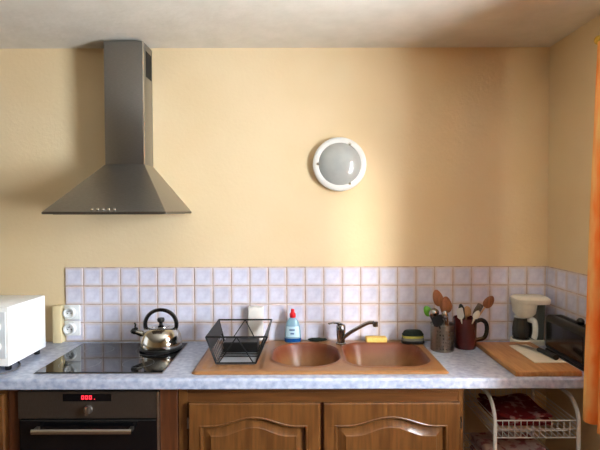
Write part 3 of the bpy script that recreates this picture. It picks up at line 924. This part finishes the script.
tube(bm, smooth_path([(1.198, hy + 0.012, CT + 0.138), (1.211, hy - 0.022, CT + 0.135), (1.214, hy - 0.030, CT + 0.11), (1.214, hy - 0.030, CT + 0.07), (1.209, hy - 0.026, CT + 0.045)], 5), [(0.009, 0.016)] * 21, 10, flat=(0, 1, 0))
part('carafe_handle', bm, 'white_plastic', car)
part('carafe_lid', lathe(B(), [(0.037, 0.141), (0.036, 0.146), (0.012, 0.148), (0, 0.148)], (1.175, kY0 + 0.042, CT), 24), 'white_plastic', car)

# ------------------------------------------------------------------ black toaster along the right wall
ta, tb_, ty0, ty1 = 1.236, 1.332, 2.090, 2.470
t = root('toaster', ((ta + tb_) / 2, (ty0 + ty1) / 2, CT), 'long black toaster standing against the right wall behind the board', 'toaster')
bm = rbox(B(), ta, tb_, ty0, ty1, CT + 0.010, CT + 0.185, 0.022, 4)
part('body', bm, 'black_plastic', t)
part('side_plate', rbox(B(), ta - 0.0025, ta + 0.002, ty0 + 0.035, ty1 - 0.03, CT + 0.035, CT + 0.155, 0.001, 1), 'black_gloss', t)
part('slot', rbox(B(), ta + 0.035, tb_ - 0.035, ty0 + 0.05, ty1 - 0.04, CT + 0.183, CT + 0.1865), 'dark_vent', t)
part('base', rbox(B(), ta + 0.004, tb_ - 0.004, ty0 + 0.006, ty1 - 0.006, CT + 0.0005, CT + 0.013, 0.003, 1), 'black_plastic', t)
bm = B(); ellipsoid(bm, (ta + 0.045, ty0 + 0.135, CT + 0.200), 0.016, 0.020, 0.017)
part('knob', bm, 'black_gloss', t)

# ------------------------------------------------------------------ built-in oven
OX0, OX1, OY = -1.214, -0.608, 2.082
OZT = 0.846
t = root('built_in_oven', ((OX0 + OX1) / 2, OY + 0.27, 0.26), 'dark steel built-in oven with black glass door under the hob', 'oven')
part('casing', rbox(B(), OX0 + 0.015, OX1 - 0.015, OY + 0.022, 2.60, 0.265, OZT - 0.005), 'steel_dark', t)
cp = part('control_panel', rbox(B(), OX0, OX1, OY, OY + 0.022, OZT - 0.118, OZT, 0.002, 1), 'steel_dark', t)
disp = part('display', rbox(B(), -1.020, -0.812, OY - 0.0015, OY + 0.001, OZT - 0.042, OZT - 0.010, 0.0005, 1), 'black_glass', cp)
SEG = {'0': 'abcdef', '1': 'bc', '2': 'abged'}
def digit(ch, x, z, w, h, th=0.0026):
    bm = B()
    y0, y1 = OY - 0.0023, OY - 0.0014
    P = {'a': (x, x + w, z + h - th, z + h), 'd': (x, x + w, z, z + th), 'g': (x, x + w, z + h / 2 - th / 2, z + h / 2 + th / 2),
         'f': (x, x + th, z + h / 2, z + h), 'e': (x, x + th, z, z + h / 2), 'b': (x + w - th, x + w, z + h / 2, z + h), 'c': (x + w - th, x + w, z, z + h / 2)}
    for s_ in SEG[ch]:
        a, b_, c_, d_ = P[s_]
        rbox(bm, a, b_, y0, y1, c_, d_)
    part('digit', bm, 'red_led', disp)
for ch_, x in (('0', -0.940), ('0', -0.9235), ('0', -0.907)):
    digit(ch_, x, OZT - 0.033, 0.0115, 0.016)
part('digit', rbox(B(), -0.885, -0.882, OY - 0.0023, OY - 0.0014, OZT - 0.034, OZT - 0.031), 'red_led', disp)
kx_, kz_ = -0.911, OZT - 0.077
kb = part('knob', lathe(B(), [(0.019, 0.001), (0.019, -0.006), (0.017, -0.010), (0, -0.010)], (kx_, OY, kz_), 28, 'Y'), 'steel', cp)
part('knob_grip', rbox(B(), kx_ - 0.0055, kx_ + 0.0055, OY - 0.026, OY - 0.008, kz_ - 0.018, kz_ + 0.018, 0.003, 2), 'chrome_edge', kb)
dr = part('door', rbox(B(), OX0 + 0.006, OX1 - 0.010, OY - 0.004, OY + 0.024, 0.275, OZT - 0.122, 0.003, 1), 'black_glass', t)
bm = B(); tube(bm, [(-1.135, OY - 0.042, 0.690), (-0.712, OY - 0.042, 0.690)], [(0.0115, 0.008)] * 2, 14)
hd = part('door_handle', bm, 'chrome_edge', dr)
for x in (-1.125, -0.722):
    part('handle_bracket', rbox(B(), x - 0.008, x + 0.008, OY - 0.038, OY - 0.003, 0.682, 0.698, 0.002, 1), 'steel_dark', hd) if False else part('handle_bracket', rbox(B(), x - 0.008, x + 0.008, OY - 0.038, OY - 0.003, 0.682, 0.698, 0.002, 1), 'steel_dark', dr)
part('edge_trim', rbox(B(), OX1 - 0.009, OX1 + 0.001, OY - 0.003, OY + 0.02, 0.275, OZT, 0.001, 1), 'chrome_edge', t, 'bright steel strip down the right edge')

# ------------------------------------------------------------------ wooden cabinets
CBZ = CT - CTH            # underside of the worktop
FY = 2.098                # face of the cabinet frame
def cab_board(name, x0, x1, y0, y1, z0, z1, mt, label):
    return solo(name, rbox(B(), x0, x1, y0, y1, z0, z1, 0.002, 1), mt, label, 'panel')
cab_board('oven_side_panel', -0.6055, -0.531, FY - 0.008, 2.62, 0.0, CBZ - 0.001, 'oak_dark', 'dark wooden upright between the oven and the sink cabinet')
cab_board('oven_side_panel', -1.262, -1.2155, FY - 0.004, 2.62, 0.0, CBZ - 0.001, 'oak_dark', 'dark wooden upright at the left of the oven')
cab_board('oven_base_panel', -1.2145, -0.6065, FY, 2.62, 0.0, 0.258, 'oak_dark', 'wooden panel below the oven')
t = root('base_cabinet', (-1.56, 2.35, 0.0), 'wooden base cabinet under the microwave, cut by the left frame edge', 'cabinet')
part('body', rbox(B(), -1.862, -1.264, FY, 2.62, 0.0, CBZ - 0.001), 'oak', t)
part('door', rbox(B(), -1.84, -1.275, FY - 0.020, FY - 0.0005, 0.12, CBZ - 0.03, 0.004, 1), 'oak', t)

KX0, KX1 = -0.529, 0.706
t = root('sink_cabinet', ((KX0 + KX1) / 2, 2.35, 0.0), 'brown wooden sink cabinet with two arched panel doors', 'cabinet')
part('side', rbox(B(), KX0, KX0 + 0.018, FY + 0.02, 2.62, 0.0, CBZ - 0.001), 'oak_dark', t)
part('side', rbox(B(), KX1 - 0.018, KX1, FY + 0.02, 2.62, 0.0, CBZ - 0.001), 'oak_dark', t)
part('back', rbox(B(), KX0 + 0.018, KX1 - 0.018, 2.61, 2.62, 0.1, CBZ - 0.15), 'oak_dark', t)
part('bottom', rbox(B(), KX0 + 0.018, KX1 - 0.018, FY + 0.02, 2.61, 0.1, 0.118), 'oak_dark', t)
part('plinth', rbox(B(), KX0 + 0.018, KX1 - 0.018, FY + 0.05, FY + 0.068, 0.0, 0.1), 'oak_dark', t)
part('stile', rbox(B(), KX0, KX0 + 0.042, FY, FY + 0.02, 0.1, CBZ - 0.001, 0.003, 1), 'oak', t)
part('stile', rbox(B(), KX1 - 0.026, KX1, FY, FY + 0.02, 0.1, CBZ - 0.001, 0.003, 1), 'oak', t)
part('stile', rbox(B(), 0.070, 0.110, FY + 0.001, FY + 0.02, 0.1, CBZ - 0.06, 0.003, 1), 'oak_dark', t)
rail = part('rail', rbox(B(), KX0 + 0.040, KX1 - 0.024, FY, FY + 0.02, CBZ - 0.075, CBZ - 0.001, 0.003, 1), 'oak_cross', t)
part('rail_moulding', rbox(B(), KX0 + 0.040, KX1 - 0.024, FY - 0.006, FY + 0.002, CBZ - 0.030, CBZ - 0.003, 0.004, 2), 'oak_cross', rail)
part('rail', rbox(B(), KX0 + 0.040, KX1 - 0.024, FY, FY + 0.02, 0.1, 0.14, 0.003, 1), 'oak_cross', t)

def arch(tt):
    u = abs(tt) / 0.80
    return 0.5 * (1 + math.cos(PI * u)) if u < 1 else 0.0
def loop(x0, x1, z0, z1, rise, y, n=24):
    pts = []
    for k in range(n): pts.append((lerp(x0, x1, k / n), y, z0))
    for k in range(n): pts.append((x1, y, lerp(z0, z1, k / n)))
    for k in range(n):
        f = k / n; x = lerp(x1, x0, f); pts.append((x, y, z1 + rise * arch(1 - 2 * f)))
    for k in range(n): pts.append((x0, y, lerp(z1, z0, k / n)))
    return pts
def rings(loops, cap0=False, cap1=False):
    bm = B()
    R_ = [[bm.verts.new(p) for p in lp] for lp in loops]
    n = len(R_[0])
    for a, b in zip(R_, R_[1:]):
        for k in range(n): bm.faces.new((a[k], a[(k + 1) % n], b[(k + 1) % n], b[k]))
    if cap1:
        c = R_[-1]; q_ = n // 4
        # fan between bottom and top runs
        bot_, top_ = c[0:q_ + 1], [c[(3 * q_ - k) % n] for k in range(q_ + 1)]
        for k in range(q_):
            bm.faces.new((bot_[k], bot_[k + 1], top_[k + 1], top_[k]))
    return bm
def arched_door(x0, x1, hinge_x):
    z0, z1 = 0.135, CBZ - 0.070
    yf = FY - 0.021
    ix0, ix1, iz0, iz1, rise = x0 + 0.047, x1 - 0.055, z0 + 0.06, z1 - 0.095, 0.038
    o_ = lambda d, y: loop(x0 + d, x1 - d, z0 + d, z1 - d, 0, y)
    i_ = lambda d, y: loop(ix0 + d, ix1 - d, iz0 + d, iz1 - d, rise, y)
    fr = rings([o_(0, FY - 0.001), o_(0, yf + 0.004), o_(0.004, yf), i_(0, yf), i_(0.003, yf - 0.0025), i_(0.007, yf - 0.002), i_(0.011, yf + 0.004), i_(0.014, yf + 0.013), i_(0.015, FY - 0.001), o_(0, FY - 0.001)])
    d = part('door', fr, 'oak', t, angle=25)
    pn = rings([i_(0.012, FY - 0.002), i_(0.014, yf + 0.015), i_(0.024, yf + 0.014), i_(0.046, yf + 0.004), i_(0.049, yf + 0.001), i_(0.053, yf + 0.001)], cap1=True)
    part('door_panel', pn, 'oak', d, angle=20)
    part('hinge', lathe(B(), [(0, 0), (0.004, 0), (0.004, 0.05), (0, 0.05)], (hinge_x, yf + 0.004, z1 - 0.11), 10), 'chrome', d)
arched_door(KX0 + 0.048, 0.0855, KX0 + 0.045)
arched_door(0.099, 0.686, 0.690)

# ------------------------------------------------------------------ white wire trolley under the worktop
t = root('wire_trolley', (1.02, 2.30, 0.0), 'white wire basket trolley standing under the right end of the worktop', 'trolley')
RXA, RXB, RYA, RYB, RZT = 0.838, 1.198, 2.085, 2.50, 0.800
for x in (RXA, RXB):
    pts = [(x, RYA, 0.0), (x, RYA, 0.3), (x, RYA, RZT - 0.12)]
    for k in range(1, 9):
        a = PI - PI / 2 * k / 8
        pts.append((x, RYA + 0.10 + 0.10 * math.cos(a), RZT - 0.10 + 0.10 * math.sin(a)))
    pts.append((x, RYB - 0.10, RZT))
    for k in range(1, 9):
        a = PI / 2 - PI / 2 * k / 8
        pts.append((x, RYB - 0.10 + 0.10 * math.cos(a), RZT - 0.10 + 0.10 * math.sin(a)))
    pts += [(x, RYB, 0.3), (x, RYB, 0.0)]
    bm = B(); tube(bm, pts, 0.0085, 10, flat=(1, 0, 0)); part('side_frame', bm, 'wire_white', t)
def basket(zt, zbm):
    bm = B()
    x0, x1, y0, y1 = RXA + 0.008, RXB - 0.008, RYA + 0.004, RYB - 0.004
    for z, r in ((zt, 0.0028), ((zt + zbm) / 2, 0.0018), (zbm, 0.0024)):
        tube(bm, [(x0, y0, z), (x1, y0, z), (x1, y1, z), (x0, y1, z)], r, 6, closed=True)
    n = 13
    for k in range(1, n):
        x = lerp(x0, x1, k / n)
        tube(bm, [(x, y0, zt), (x, y0, zbm), (x, y1, zbm), (x, y1, zt)], 0.0020, 5)
    for k in range(1, 6):
        y = lerp(y0, y1, k / 6)
        tube(bm, [(x0, y, zbm), (x1, y, zbm)], 0.0018, 5)
    for z in (lerp(zbm, zt, 0.25), lerp(zbm, zt, 0.75)):
        for x in (x0, x1):
            tube(bm, [(x, y0, z), (x, y1, z)], 0.0017, 5)
    part('wire_basket', bm, 'wire_white', t)
basket(0.712, 0.637)
basket(0.470, 0.395)
def folded(name, x0, x1, y0, y1, z0, h, mt, label, layers=3, seed=1):
    rg = random.Random(seed)
    bm = B()
    for L in range(layers):
        za, zb_ = z0 + h * L / layers, z0 + h * (L + 1) / layers - 0.001
        ox_, oy_ = rg.uniform(-.006, .006), rg.uniform(-.006, .006)
        tmp = B(); rbox(tmp, x0 + ox_, x1 + ox_, y0 + oy_, y1 + oy_, za, zb_, h / layers * 0.42, 3)
        bmesh.ops.subdivide_edges(tmp, edges=[e for e in tmp.edges if e.calc_length() > 0.08], cuts=7, use_grid_fill=True)
        for v in tmp.verts:
            if L > 0 or v.co.z > (za + zb_) / 2:
                v.co.z += 0.010 * math.sin(v.co.x * 31 + seed) * math.sin(v.co.y * 27 + L) * (L + 1) / layers
        join(bm, tmp)
    solo(name, bm, mt, label, 'cloth', angle=60)
folded('folded_cloth', RXA + 0.055, RXB - 0.06, RYA + 0.10, RYB - 0.05, 0.642, 0.048, 'red_cloth', 'folded red and white cloth in the upper trolley basket', 3, 2)
folded('folded_cloth', RXA + 0.02, RXB - 0.04, RYA + 0.03, RYB - 0.04, 0.400, 0.10, 'pink_cloth', 'pale pink cloth heap in the lower trolley basket', 3, 5)

# ------------------------------------------------------------------ curtain and rod
def curtain(name, y0, y1, x, z0, z1, nf, label, amp=0.035, ph=0.0):
    bm = B()
    NU, NV = nf * 14, 24
    g = []
    for j in range(NV + 1):
        v = j / NV
        row = []
        for i in range(NU + 1):
            u = i / NU
            a = amp * (0.75 + 0.35 * (1 - v))
            w = 2 * PI * nf * u + ph + 0.5 * math.sin(3 * v + 5 * u)
            row.append(bm.verts.new((x - 0.028 * (1 - v) + a * math.sin(w), lerp(y0, y1, u) + 0.012 * math.sin(2 * w), lerp(z0, z1, v) + 0.006 * math.sin(w * 0.5) * (1 - v))))
        g.append(row)
    for j in range(NV):
        for i in range(NU):
            bm.faces.new((g[j][i], g[j][i + 1], g[j + 1][i + 1], g[j + 1][i]))
    return solo(name, bm, 'curtain_cotton', label, 'curtain', angle=180)
CURX = 1.215
curtain('curtain', 1.985, 1.375, CURX, 0.760, 2.290, 6, 'orange cotton curtain hanging at the right edge beside the window', 0.036, PI)
t = root('curtain_rod', (CURX, 1.15, 2.305), 'yellow curtain rod above the orange curtain on the right wall', 'curtain rod')
bm = B(); tube(bm, [(CURX, 0.2, 2.308), (CURX, 2.0, 2.308)], 0.014, 12); part('rod', bm, 'rod_yellow', t)
bm = B(); ellipsoid(bm, (CURX, 2.008, 2.308), 0.019, 0.019, 0.019); part('finial', bm, 'rod_yellow', t)
for y in (0.3, 1.75):
    bm = B(); tube(bm, [(CURX, y, 2.308), (WALL_X - 0.001, y, 2.308)], 0.008, 8); part('bracket', bm, 'rod_yellow', t)
